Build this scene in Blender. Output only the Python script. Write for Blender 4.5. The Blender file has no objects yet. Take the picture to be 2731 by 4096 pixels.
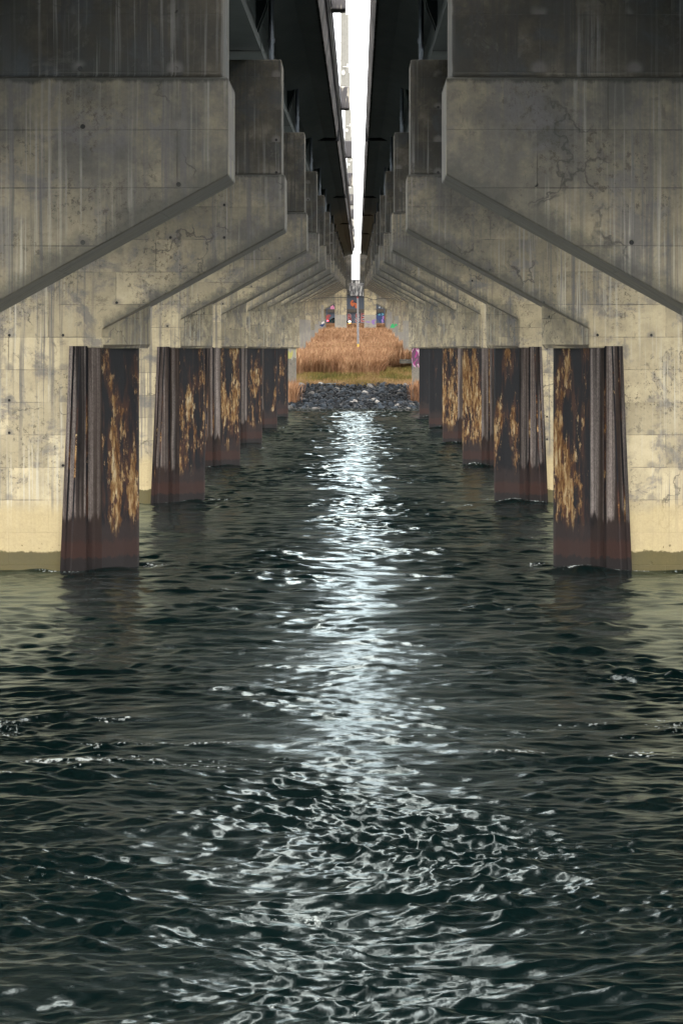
import bpy, bmesh, math, random
import numpy as np
from mathutils import Vector, Matrix, noise as mnoise

R = math.radians
random.seed(7)
rng = np.random.default_rng(11)
sc = bpy.context.scene
COL = sc.collection

# ------------------------------------------------------------------ constants
CAM = (0.3, 0.0, 6.0)            # metres; water level is z = 0
FPX = 11814.0                    # focal length in photo pixels
VPX, VPY = 1428.0, 1393.0
GR = 0.0168                      # the bridges climb away from the camera
SP = 35.0                        # pier spacing
T = 2.4                          # pier thickness


def at(px, py, y):
    return (CAM[0] + (px - VPX) * y / FPX, y, CAM[2] + (VPY - py) * y / FPX)


def tipb(y):                     # height of the lower corner of a hammerhead tip
    return 6.0 + 2.63 + GR * (y - 44.8)


def deckz(y, h):                 # h = height above camera extrapolated to y = 0
    return 6.0 + h + 0.0170 * y


GP = [(200, -6), (270, -2.6), (281, -0.05), (300, 2.2), (306, 2.6), (312, 3.1), (320, 3.6), (345, 4.2), (400, 5.2),
      (470, 6.8), (530, 8.3), (551, 10.25), (575, 10.35), (700, 10.5), (1500, 10.5)]


def ground(y):
    return float(np.interp(y, [p[0] for p in GP], [p[1] for p in GP]))


# ------------------------------------------------------------------ object helpers
def empty(name, label, cat, loc=(0, 0, 0), group=None):
    o = bpy.data.objects.new(name, None)
    COL.objects.link(o)
    o.location = loc
    o['label'] = label
    o['category'] = cat
    if group:
        o['group'] = group
    return o


def tag(o, label, cat, group=None):
    o['label'] = label
    o['category'] = cat
    if group:
        o['group'] = group
    return o


class MB:
    def __init__(self):
        self.bm = bmesh.new()

    def poly(self, pts):
        vs = [self.bm.verts.new(p) for p in pts]
        return self.bm.faces.new(vs)

    def prism(self, a, b):       # two matching rings of points
        va = [self.bm.verts.new(p) for p in a]
        vb = [self.bm.verts.new(p) for p in b]
        n = len(a)
        self.bm.faces.new(va)
        self.bm.faces.new(vb[::-1])
        for i in range(n):
            j = (i + 1) % n
            self.bm.faces.new((va[i], vb[i], vb[j], va[j]))
        return self

    def rings(self, rings):      # stacked rings, capped
        vr = [[self.bm.verts.new(p) for p in r] for r in rings]
        n = len(rings[0])
        self.bm.faces.new(vr[0])
        self.bm.faces.new(vr[-1][::-1])
        for k in range(len(vr) - 1):
            for i in range(n):
                j = (i + 1) % n
                self.bm.faces.new((vr[k][i], vr[k + 1][i], vr[k + 1][j], vr[k][j]))
        return self

    def box(self, x0, x1, y0, y1, z0, z1):
        return self.prism([(x0, y0, z0), (x1, y0, z0), (x1, y1, z0), (x0, y1, z0)],
                          [(x0, y0, z1), (x1, y0, z1), (x1, y1, z1), (x0, y1, z1)])

    def beam(self, x0, x1, y0, y1, zf0, zf1, s=1):  # box that follows the grade; zf(y) functions
        return self.prism([(s * x0, y0, zf0(y0)), (s * x1, y0, zf0(y0)), (s * x1, y0, zf1(y0)), (s * x0, y0, zf1(y0))],
                          [(s * x0, y1, zf0(y1)), (s * x1, y1, zf0(y1)), (s * x1, y1, zf1(y1)), (s * x0, y1, zf1(y1))])

    def tube(self, pts, r, seg=8):
        rings = []
        n = len(pts)
        for i, p in enumerate(pts):
            p = Vector(p)
            d = (Vector(pts[min(i + 1, n - 1)]) - Vector(pts[max(i - 1, 0)])).normalized()
            up = Vector((0, 0, 1)) if abs(d.z) < 0.9 else Vector((1, 0, 0))
            a = d.cross(up).normalized()
            b = d.cross(a)
            rr = r[i] if isinstance(r, (list, tuple)) else r
            rings.append([p + rr * (math.cos(t) * a + math.sin(t) * b) for t in [2 * math.pi * k / seg for k in range(seg)]])
        return self.rings(rings)

    def build(self, name, mat, parent=None, bevel=0, smooth=False):
        bmesh.ops.recalc_face_normals(self.bm, faces=self.bm.faces)
        me = bpy.data.meshes.new(name)
        self.bm.to_mesh(me)
        self.bm.free()
        if smooth:
            for p in me.polygons:
                p.use_smooth = True
        o = bpy.data.objects.new(name, me)
        COL.objects.link(o)
        me.materials.append(mat)
        if parent:
            o.parent = parent
            o.matrix_parent_inverse = Matrix.Translation(parent.location).inverted()
        if bevel:
            m = o.modifiers.new('edge', 'BEVEL')
            m.width = bevel
            m.segments = 2
            m.limit_method = 'ANGLE'
            m.angle_limit = R(25)
        return o


def np_mesh(name, verts, faces, mat, attrs=None, smooth=False):
    me = bpy.data.meshes.new(name)
    nv, nf, k = len(verts), len(faces), faces.shape[1]
    me.vertices.add(nv)
    me.vertices.foreach_set('co', np.ascontiguousarray(verts, dtype=np.float32).ravel())
    me.loops.add(nf * k)
    me.loops.foreach_set('vertex_index', np.ascontiguousarray(faces, dtype=np.int32).ravel())
    me.polygons.add(nf)
    me.polygons.foreach_set('loop_start', np.arange(0, nf * k, k, dtype=np.int32))
    if smooth:
        me.polygons.foreach_set('use_smooth', np.ones(nf, dtype=bool))
    for an, arr in (attrs or {}).items():
        at_ = me.attributes.new(an, 'FLOAT', 'POINT')
        at_.data.foreach_set('value', np.ascontiguousarray(arr, dtype=np.float32).ravel())
    me.update(calc_edges=True)
    me.validate()
    me.materials.append(mat)
    o = bpy.data.objects.new(name, me)
    COL.objects.link(o)
    return o


# ------------------------------------------------------------------ shader helpers
class NT:
    def __init__(self, name):
        self.mat = bpy.data.materials.new(name)
        self.mat.use_nodes = True
        self.t = self.mat.node_tree
        self.t.nodes.clear()
        self.out = self.t.nodes.new('ShaderNodeOutputMaterial')
        self.b = self.t.nodes.new('ShaderNodeBsdfPrincipled')
        self.t.links.new(self.b.outputs[0], self.out.inputs[0])
        g = self.t.nodes.new('ShaderNodeNewGeometry')
        self.P, self.N = g.outputs['Position'], g.outputs['Normal']
        s = self.t.nodes.new('ShaderNodeSeparateXYZ')
        self.t.links.new(self.P, s.inputs[0])
        self.x, self.y, self.z = s.outputs
        s = self.t.nodes.new('ShaderNodeSeparateXYZ')
        self.t.links.new(self.N, s.inputs[0])
        self.nx, self.ny, self.nz = s.outputs

    def put(self, sock, v):
        if isinstance(v, bpy.types.NodeSocket):
            self.t.links.new(v, sock)
        elif isinstance(v, (tuple, list)) and len(v) == 3 and sock.type == 'RGBA':
            sock.default_value = (*v, 1)
        else:
            sock.default_value = v

    def m(self, op, a, b=0.0, c=0.0, clamp=False):
        n = self.t.nodes.new('ShaderNodeMath')
        n.operation = op
        n.use_clamp = clamp
        self.put(n.inputs[0], a)
        self.put(n.inputs[1], b)
        self.put(n.inputs[2], c)
        return n.outputs[0]

    def add(self, a, b): return self.m('ADD', a, b)
    def sub(self, a, b): return self.m('SUBTRACT', a, b)
    def mul(self, a, b): return self.m('MULTIPLY', a, b)

    def ss(self, v, lo, hi, a=0.0, b=1.0):       # smoothstep remap
        n = self.t.nodes.new('ShaderNodeMapRange')
        n.interpolation_type = 'SMOOTHSTEP'
        self.put(n.inputs[0], v)
        self.put(n.inputs[1], lo)
        self.put(n.inputs[2], hi)
        self.put(n.inputs[3], a)
        self.put(n.inputs[4], b)
        return n.outputs[0]

    def vec(self, x, y, z=0.0):
        n = self.t.nodes.new('ShaderNodeCombineXYZ')
        self.put(n.inputs[0], x)
        self.put(n.inputs[1], y)
        self.put(n.inputs[2], z)
        return n.outputs[0]

    def noise(self, v, scale=1.0, detail=4.0, rough=0.55, dist=0.0):
        n = self.t.nodes.new('ShaderNodeTexNoise')
        self.put(n.inputs['Vector'], v)
        n.inputs['Scale'].default_value = scale
        n.inputs['Detail'].default_value = detail
        n.inputs['Roughness'].default_value = rough
        n.inputs['Distortion'].default_value = dist
        return n.outputs[0]

    def noisec(self, v, scale=1.0, detail=3.0):
        n = self.t.nodes.new('ShaderNodeTexNoise')
        self.put(n.inputs['Vector'], v)
        n.inputs['Scale'].default_value = scale
        n.inputs['Detail'].default_value = detail
        return n.outputs[1]

    def voro(self, v, scale, feature='DISTANCE_TO_EDGE', rnd=1.0):
        n = self.t.nodes.new('ShaderNodeTexVoronoi')
        n.feature = feature
        self.put(n.inputs['Vector'], v)
        n.inputs['Scale'].default_value = scale
        n.inputs['Randomness'].default_value = rnd
        return n

    def mix(self, f, a, b, mode='MIX'):
        n = self.t.nodes.new('ShaderNodeMix')
        n.data_type = 'RGBA'
        n.blend_type = mode
        self.put(n.inputs[0], f)
        self.put(n.inputs[6], a)
        self.put(n.inputs[7], b)
        return n.outputs[2]

    def ramp(self, f, stops):
        n = self.t.nodes.new('ShaderNodeValToRGB')
        e = n.color_ramp.elements
        e[0].position, e[0].color = stops[0][0], (*stops[0][1], 1)
        e[1].position, e[1].color = stops[-1][0], (*stops[-1][1], 1)
        for p, c in stops[1:-1]:
            q = e.new(p)
            q.color = (*c, 1)
        self.put(n.inputs[0], f)
        return n.outputs[0]

    def attr(self, name, typ='GEOMETRY'):
        n = self.t.nodes.new('ShaderNodeAttribute')
        n.attribute_type = typ
        n.attribute_name = name
        return n.outputs['Fac']

    def bump(self, h, dist=0.01, strength=1.0):
        n = self.t.nodes.new('ShaderNodeBump')
        n.inputs['Distance'].default_value = dist
        n.inputs['Strength'].default_value = strength
        self.put(n.inputs['Height'], h)
        self.t.links.new(n.outputs[0], self.b.inputs['Normal'])

    def set(self, **kw):
        for k, v in kw.items():
            self.put(self.b.inputs[k.replace('_', ' ')], v)
        return self.mat


def simple(name, col, rough=0.6, metal=0.0, var=0.25, scale=6.0):
    n = NT(name)
    f = n.noise(n.P, scale, 5)
    c = n.mix(f, tuple(v * (1 - var) for v in col), tuple(v * (1 + var) for v in col))
    return n.set(Base_Color=c, Roughness=rough, Metallic=metal)


# ---- weathered concrete of the piers
def concrete(name, dirty=0.0):
    n = NT(name)
    h = n.add(n.sub(n.m('ABSOLUTE', n.x), n.y), n.mul(n.m('SIGN', n.x), 20.0))   # runs along front, slanting and side faces alike
    P2 = n.vec(h, n.y, n.z)
    big = n.noise(P2, 0.33, 5, 0.6)
    med = n.noise(P2, 1.7, 6, 0.65)
    fine = n.noise(P2, 22, 4, 0.7)
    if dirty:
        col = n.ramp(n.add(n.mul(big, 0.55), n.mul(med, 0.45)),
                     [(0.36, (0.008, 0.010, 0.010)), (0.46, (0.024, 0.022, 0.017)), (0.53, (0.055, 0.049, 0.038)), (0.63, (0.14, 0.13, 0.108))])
    else:
        col = n.ramp(n.add(n.mul(big, 0.5), n.mul(med, 0.5)),
                     [(0.30, (0.21, 0.185, 0.135)), (0.44, (0.33, 0.29, 0.20)), (0.55, (0.43, 0.38, 0.265)), (0.72, (0.50, 0.45, 0.33))])
    # formwork panels: each its own tone, with fine joints
    br = n.t.nodes.new('ShaderNodeTexBrick')
    yk = n.m('FLOOR', n.m('DIVIDE', n.add(n.y, 25.0), SP))
    n.put(br.inputs['Vector'], n.vec(n.add(h, n.mul(yk, 3.3)), n.add(n.z, n.mul(yk, 0.37))))
    br.offset = 0.37
    br.inputs['Color1'].default_value = (0, 0, 0, 1)
    br.inputs['Color2'].default_value = (1, 1, 1, 1)
    br.inputs['Mortar'].default_value = (0.5, 0.5, 0.5, 1)
    br.inputs['Scale'].default_value = 1.0
    br.inputs['Brick Width'].default_value = 2.9
    br.inputs['Row Height'].default_value = 0.88
    br.inputs['Mortar Size'].default_value = 0.011
    br.inputs['Mortar Smooth'].default_value = 0.3
    tone = n.ss(br.outputs['Color'], 0, 1, 0.78, 1.12)
    col = n.mix(1.0, col, n.vec(tone, tone, n.mul(tone, 0.985)), 'MULTIPLY')
    if not dirty:
        tb = n.attr('tip_height', 'OBJECT')
        capd = n.add(n.sub(n.z, tb), n.mul(n.sub(n.noise(n.vec(n.mul(h, 2.2), n.y, n.mul(n.z, 0.4)), 1.0, 5, 0.7), 0.5), 1.9))
        dirt_shade = n.mul(n.ss(capd, -2.8, 0.5, 0, 1), n.ss(n.noise(n.vec(h, n.add(n.y, 21), n.z), 0.8, 6, 0.7), 0.30, 0.62, 0.55, 0.97))  # cap dirt, with the shade below the deck painted into it
        dirt_shade = n.m('MAXIMUM', dirt_shade, n.mul(n.attr('grime', 'OBJECT'), n.ss(n.noise(n.vec(h, n.add(n.y, 33), n.z), 1.5, 6, 0.72), 0.38, 0.60, 0.15, 0.9)))
        col = n.mix(dirt_shade, col, n.mix(med, (0.030, 0.035, 0.040), (0.118, 0.116, 0.110)))
    joint = n.mul(br.outputs['Fac'], n.ss(n.noise(P2, 1.1, 3), 0.42, 0.6, 0.05, 0.75))
    col = n.mix(joint, col, (0.05, 0.048, 0.042))
    # blue-grey damp patches
    pat = n.ss(n.noise(n.vec(h, n.add(n.y, 40), n.z), 0.9, 6, 0.7, 0.4), 0.51, 0.64, 0, 0.72)
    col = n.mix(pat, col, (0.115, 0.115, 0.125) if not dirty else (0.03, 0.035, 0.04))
    pat2 = n.ss(n.noise(n.vec(h, n.add(n.y, 90), n.z), 2.6, 7, 0.75, 0.6), 0.56, 0.68, 0, 0.6)
    col = n.mix(pat2, col, (0.075, 0.072, 0.065))
    # mildew speckle
    sp = n.mul(n.ss(n.noise(P2, 9, 7, 0.8), 0.53, 0.60), n.ss(n.noise(n.vec(h, n.add(n.y, 7), n.z), 0.7, 4, 0.65), 0.45, 0.6))
    col = n.mix(n.mul(sp, 0.75), col, (0.05, 0.045, 0.035))
    # streaks running down: pale lime and dark grime
    w = n.noise(n.vec(n.mul(h, 1.0), n.y, n.mul(n.z, 0.6)), 1.0, 2)
    hs = n.add(h, n.mul(w, 0.05))
    st = n.noise(n.vec(n.mul(hs, 15.0), n.y, n.mul(n.z, 0.22)), 1.0, 4, 0.6)
    reg = n.ss(n.noise(n.vec(n.mul(h, 0.55), n.y, n.mul(n.z, 0.12)), 1.0, 2), 0.42, 0.56)
    reg = n.mul(reg, n.ss(n.noise(n.vec(n.mul(h, 1.6), n.add(n.y, 71), n.mul(n.z, 0.5)), 1.0, 3), 0.36, 0.6, 0.15, 1))
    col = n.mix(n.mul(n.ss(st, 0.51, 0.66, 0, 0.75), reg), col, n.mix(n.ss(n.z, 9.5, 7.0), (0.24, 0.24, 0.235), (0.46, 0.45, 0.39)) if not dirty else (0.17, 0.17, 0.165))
    st2 = n.noise(n.vec(n.mul(hs, 7.0), n.add(n.y, 13), n.mul(n.z, 0.14)), 1.0, 4, 0.65)
    reg2 = n.ss(n.noise(n.vec(n.mul(h, 0.5), n.add(n.y, 5), n.mul(n.z, 0.1)), 1.0, 2), 0.38, 0.56)
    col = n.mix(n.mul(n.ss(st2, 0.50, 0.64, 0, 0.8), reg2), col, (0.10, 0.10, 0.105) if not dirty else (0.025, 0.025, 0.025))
    # cracks
    ce = n.voro(n.vec(n.add(h, n.mul(n.noise(P2, 2.2, 4), 1.1)), n.y, n.add(n.z, n.mul(n.noise(P2, 1.7, 4), 1.2))), 0.42).outputs['Distance']
    ck = n.mul(n.ss(ce, 0.0, 0.014, 1, 0), n.ss(n.noise(n.vec(h, n.add(n.y, 60), n.z), 0.6, 2), 0.50, 0.58))
    col = n.mix(n.mul(ck, 0.7), col, (0.03, 0.03, 0.03))
    # tie holes
    fx = n.sub(n.m('FRACT', n.m('DIVIDE', n.add(h, n.mul(yk, 0.77)), 1.45)), 0.5)
    fz = n.sub(n.m('FRACT', n.m('DIVIDE', n.add(n.z, n.add(n.mul(yk, 0.37), 0.0)), 0.88)), 0.06)
    dd = n.m('SQRT', n.add(n.m('POWER', n.mul(fx, 1.45), 2.0), n.m('POWER', n.mul(fz, 0.88), 2.0)))
    hole = n.mul(n.ss(dd, 0.03, 0.042, 1, 0), n.ss(n.noise(n.vec(h, n.y, n.z), 0.8, 1), 0.5, 0.52))
    halo = n.mul(n.ss(dd, 0.06, 0.17, 0.6, 0), n.ss(n.noise(n.vec(h, n.add(n.y, 3), n.z), 1.3, 1), 0.44, 0.5))
    col = n.mix(halo, col, (0.13, 0.125, 0.12))
    col = n.mix(hole, col, (0.008, 0.008, 0.008))
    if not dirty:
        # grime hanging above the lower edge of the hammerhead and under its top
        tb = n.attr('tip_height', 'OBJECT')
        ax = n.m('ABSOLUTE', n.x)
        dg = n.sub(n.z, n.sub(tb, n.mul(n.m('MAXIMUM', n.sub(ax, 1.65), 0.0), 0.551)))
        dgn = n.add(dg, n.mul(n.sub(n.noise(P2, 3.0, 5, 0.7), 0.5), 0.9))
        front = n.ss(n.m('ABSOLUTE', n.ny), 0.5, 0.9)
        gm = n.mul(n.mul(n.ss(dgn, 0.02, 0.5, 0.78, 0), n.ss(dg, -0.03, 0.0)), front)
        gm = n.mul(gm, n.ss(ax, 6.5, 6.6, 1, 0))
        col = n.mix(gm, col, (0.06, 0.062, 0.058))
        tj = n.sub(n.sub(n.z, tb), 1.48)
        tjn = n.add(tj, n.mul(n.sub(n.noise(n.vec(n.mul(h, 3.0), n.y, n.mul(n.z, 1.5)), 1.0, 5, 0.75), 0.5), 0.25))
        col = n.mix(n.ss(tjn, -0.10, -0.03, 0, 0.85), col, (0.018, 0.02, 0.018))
        # tide marks
        zz = n.add(n.z, n.mul(n.sub(n.noise(P2, 1.6, 7, 0.75), 0.5), 0.9))
        wet = n.mul(n.ss(zz, 1.5, 2.0, 1, 0), n.ss(n.y, 280, 285, 1, 0))
        col = n.mix(n.mul(wet, 0.8), col, n.mix(fine, (0.36, 0.30, 0.17), (0.43, 0.36, 0.21)))
        zz2 = n.add(n.z, n.mul(n.sub(n.noise(P2, 3.2, 8, 0.8), 0.5), 0.36))
        alg = n.mul(n.ss(zz2, 0.49, 0.53, 1, 0), n.ss(n.y, 280, 285, 1, 0))
        col = n.mix(alg, col, n.mix(med, (0.05, 0.045, 0.018), (0.10, 0.085, 0.035)))
        spl = n.mul(n.ss(n.noise(P2, 9, 3, 0.6), 0.66, 0.70), n.mul(n.ss(n.z, 0.5, 1.0, 1, 0), n.ss(n.z, 0.48, 0.5)))
        col = n.mix(n.mul(spl, n.ss(n.y, 280, 285, 1, 0)), col, (0.08, 0.06, 0.03))
        # grey anti-graffiti paint at the foot of the piers on land
        pz = n.attr('paint_height', 'OBJECT')
        step = n.m('FLOOR', n.mul(n.add(n.noise(n.vec(n.m('FLOOR', n.mul(h, 1.1)), yk, 0.0), 1.0, 0), 0.0), 5.0))
        pm = n.ss(n.sub(n.z, n.add(pz, n.mul(step, 0.35))), 0.0, 0.05, 1, 0)
        col = n.mix(n.mul(pm, 0.72), col, n.mix(big, (0.17, 0.172, 0.175), (0.25, 0.252, 0.255)))
    col = n.mix(0.35, col, n.mix(fine, (0.25, 0.25, 0.25), (0.75, 0.75, 0.75)), 'OVERLAY')
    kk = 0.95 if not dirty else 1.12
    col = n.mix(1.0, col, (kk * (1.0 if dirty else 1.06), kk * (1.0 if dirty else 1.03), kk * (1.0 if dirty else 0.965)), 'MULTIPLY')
    # board-marked slanting soffits, with their shade painted in as a darker brown
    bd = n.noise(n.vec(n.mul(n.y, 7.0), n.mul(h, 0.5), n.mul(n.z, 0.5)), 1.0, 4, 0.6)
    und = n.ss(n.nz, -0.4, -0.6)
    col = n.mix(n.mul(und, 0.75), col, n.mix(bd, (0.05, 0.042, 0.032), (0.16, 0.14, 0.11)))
    hb = n.add(n.mul(fine, 0.3), n.add(n.mul(n.noise(n.vec(n.mul(h, 14), n.y, n.mul(n.z, 0.8)), 1.0, 3), 0.4), n.mul(hole, -2.0)))
    hb = n.sub(hb, n.mul(br.outputs['Fac'], 0.8))
    n.bump(hb, 0.012, 0.8)
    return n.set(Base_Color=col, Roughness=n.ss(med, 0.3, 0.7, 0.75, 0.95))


# ---- rusty steel jackets
def steel():
    n = NT('rusty_steel')
    ax = n.m('ABSOLUTE', n.x)
    h = n.add(n.sub(ax, n.y), n.mul(n.m('SIGN', n.x), 20.0))
    P2 = n.vec(h, n.y, n.z)
    obl = n.ss(n.m('ABSOLUTE', n.ny), 0.93, 0.80)          # 1 on the slanting faces, 0 on the front
    fine = n.noise(P2, 60, 3, 0.7)
    med = n.noise(P2, 5, 5, 0.65)
    black = n.mix(med, (0.005, 0.005, 0.006), (0.014, 0.012, 0.011))
    brown = n.mix(med, (0.014, 0.010, 0.008), (0.036, 0.025, 0.020))
    base = n.mix(n.ss(n.noise(n.vec(n.mul(h, 3), n.y, n.mul(n.z, 0.1)), 1, 3), 0.4, 0.6), black, brown)
    # pale scoured, speckled bands on the front
    yk = n.m('FLOOR', n.m('DIVIDE', n.add(n.y, 25.0), SP))
    hh = n.add(n.add(n.x, 0.0), n.mul(yk, 2.7))
    wob = n.mul(n.sub(n.noise(n.vec(n.mul(h, 0.5), n.y, n.mul(n.z, 0.5)), 1, 2), 0.5), 0.10)
    band = n.noise(n.vec(n.mul(n.add(hh, wob), 4.6), 0.0, n.mul(n.z, 0.05)), 1.0, 2, 0.6)
    speck = n.noise(n.vec(n.mul(h, 48), n.y, n.mul(n.z, 15)), 1.0, 4, 0.75)
    st = n.noise(n.vec(n.mul(h, 30), n.y, n.mul(n.z, 0.4)), 1.0, 3)
    pale = n.mul(n.ss(band, 0.38, 0.68), n.mul(n.ss(speck, 0.36, 0.64, 0.5, 1), n.ss(st, 0.34, 0.60, 0.5, 1)))
    zl = n.add(n.z, n.mul(n.sub(n.noise(P2, 2.0, 4), 0.5), 1.0))
    pale = n.mul(pale, n.ss(n.add(n.z, n.mul(n.sub(n.noise(n.vec(n.mul(h, 4), n.y, 0.0), 1, 2), 0.5), 1.4)), 1.35, 1.55))
    pale = n.mul(pale, n.m('SUBTRACT', 1.0, n.mul(obl, 0.92)))
    front = n.mix(n.mul(pale, 0.85), base, n.mix(med, (0.19, 0.16, 0.145), (0.36, 0.315, 0.29)))
    # rust eaten through the paint on the slanting faces: soft red-brown stains, hard-edged flaking patches
    rk = n.attr('rust', 'OBJECT')
    zone = n.noise(n.vec(n.mul(h, 1.3), n.y, n.mul(n.z, 0.5)), 1.0, 3, 0.6)
    zone = n.add(zone, n.mul(n.sub(rk, 0.5), 0.45))
    zone = n.add(zone, n.ss(n.m('ABSOLUTE', n.sub(n.z, 2.6)), 0.6, 3.4, 0.05, -0.05))
    zone = n.add(zone, n.ss(n.m('ABSOLUTE', n.sub(ax, 6.1)), 0.25, 0.75, 0.02, -0.06))
    zone = n.mul(zone, n.ss(zl, 0.45, 1.3, 0.75, 1.0))
    rn2 = n.noise(n.vec(n.mul(h, 7.0), n.y, n.mul(n.z, 3.2)), 1.0, 9, 0.78)
    stain = n.noise(n.vec(n.mul(h, 5), n.y, n.mul(n.z, 0.8)), 1.0, 5, 0.65)
    rmask = n.ss(n.add(n.mul(zone, 0.8), n.mul(rn2, 0.75)), 0.852, 0.885)
    smask = n.ss(n.add(n.mul(zone, 0.8), n.mul(stain, 0.6)), 0.66, 0.84)
    rust = n.ramp(n.noise(n.vec(n.mul(h, 6), n.add(n.y, 4), n.mul(n.z, 1.6)), 1.0, 6, 0.7),
                  [(0.36, (0.055, 0.024, 0.011)), (0.46, (0.13, 0.068, 0.027)), (0.55, (0.26, 0.175, 0.085)), (0.66, (0.40, 0.34, 0.22))])
    blk = n.mix(med, (0.0035, 0.0042, 0.006), (0.010, 0.0095, 0.0105))
    obcol = n.mix(n.mul(smask, 0.85), blk, (0.050, 0.022, 0.013))
    obcol = n.mix(rmask, obcol, rust)
    col = n.mix(obl, front, obcol)
    # tide zone
    tz = n.add(n.z, n.mul(n.sub(n.noise(n.vec(n.mul(h, 5), n.y, n.mul(n.z, 3)), 1, 6, 0.75), 0.5), 0.55))
    for sz in (2.02, 4.05):
        sm = n.ss(n.m('ABSOLUTE', n.sub(n.add(n.z, n.mul(n.m('FLOOR', h), 0.11)), sz)), 0.012, 0.03, 0.7, 0)
        col = n.mix(sm, col, (0.012, 0.008, 0.006))
    low = n.ss(zl, 1.05, 1.45, 1, 0)
    col = n.mix(n.mul(low, 0.8), col, n.mix(fine, (0.014, 0.011, 0.011), (0.03, 0.02, 0.018)))
    mar = n.mul(n.ss(tz, 0.86, 0.70, 0, 1), n.ss(tz, 0.30, 0.36))
    col = n.mix(n.mul(mar, n.ss(fine, 0.3, 0.6, 0.5, 1)), col, (0.030, 0.016, 0.013))
    col = n.mix(n.ss(tz, 0.36, 0.30), col, (0.014, 0.012, 0.012))
    n.bump(n.add(n.mul(fine, 0.3), n.add(n.mul(speck, 0.3), n.mul(rn2, 0.6))), 0.012, 0.8)
    n.b.inputs['Specular IOR Level'].default_value = 0.08
    return n.set(Base_Color=col, Roughness=n.mix(rmask, (0.6, 0.6, 0.6), (0.9, 0.9, 0.9)), Metallic=0.0)


def graffiti(name, cols, seed, scale, zlo, zhi):
    n = NT(name)
    h = n.sub(n.m('ABSOLUTE', n.x), n.y)
    v = n.vec(n.mul(h, 1.0), seed, n.mul(n.z, 0.8))
    f = n.noise(v, scale, 0.5, 0.5, 0.8)
    st = [(0.34 + 0.34 * i / len(cols), c) for i, c in enumerate(cols)]
    rp = n.ramp(f, st)
    rp.node.color_ramp.interpolation = 'CONSTANT'
    w = n.noise(n.vec(h, seed + 9, n.z), 1.6, 3)
    zz = n.add(n.z, n.mul(n.sub(w, 0.5), 1.6))
    mk = n.mul(n.ss(zz, zlo, zlo + 0.05), n.ss(zz, zhi, zhi + 0.05, 1, 0))
    con = n.mix(n.noise(n.P, 1.6, 5, 0.7), (0.06, 0.055, 0.045), (0.22, 0.195, 0.155))
    ln = n.m('ABSOLUTE', n.sub(n.noise(n.vec(h, seed + 3, n.z), 1.7, 0.5, 0.5, 1.2), 0.5))
    con = n.mix(n.mul(n.ss(ln, 0.008, 0.014, 0.8, 0), n.ss(n.z, zlo + 0.6, zlo - 0.2, 0, 1)), con, (0.03, 0.03, 0.035))
    return n.set(Base_Color=n.mix(mk, con, rp), Roughness=0.8)


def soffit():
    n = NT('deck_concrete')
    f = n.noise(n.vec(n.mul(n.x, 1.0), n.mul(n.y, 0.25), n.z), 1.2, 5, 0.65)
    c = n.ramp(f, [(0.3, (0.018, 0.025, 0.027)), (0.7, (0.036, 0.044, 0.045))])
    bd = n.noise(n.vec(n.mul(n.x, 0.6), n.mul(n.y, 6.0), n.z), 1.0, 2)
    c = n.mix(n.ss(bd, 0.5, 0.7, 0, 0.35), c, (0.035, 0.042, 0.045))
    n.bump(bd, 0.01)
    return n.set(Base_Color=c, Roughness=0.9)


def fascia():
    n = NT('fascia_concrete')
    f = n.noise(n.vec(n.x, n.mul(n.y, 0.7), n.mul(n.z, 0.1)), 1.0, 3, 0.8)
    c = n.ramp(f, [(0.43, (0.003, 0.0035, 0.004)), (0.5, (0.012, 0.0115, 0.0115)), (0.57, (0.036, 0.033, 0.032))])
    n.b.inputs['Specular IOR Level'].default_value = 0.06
    return n.set(Base_Color=c, Roughness=0.9)


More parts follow.
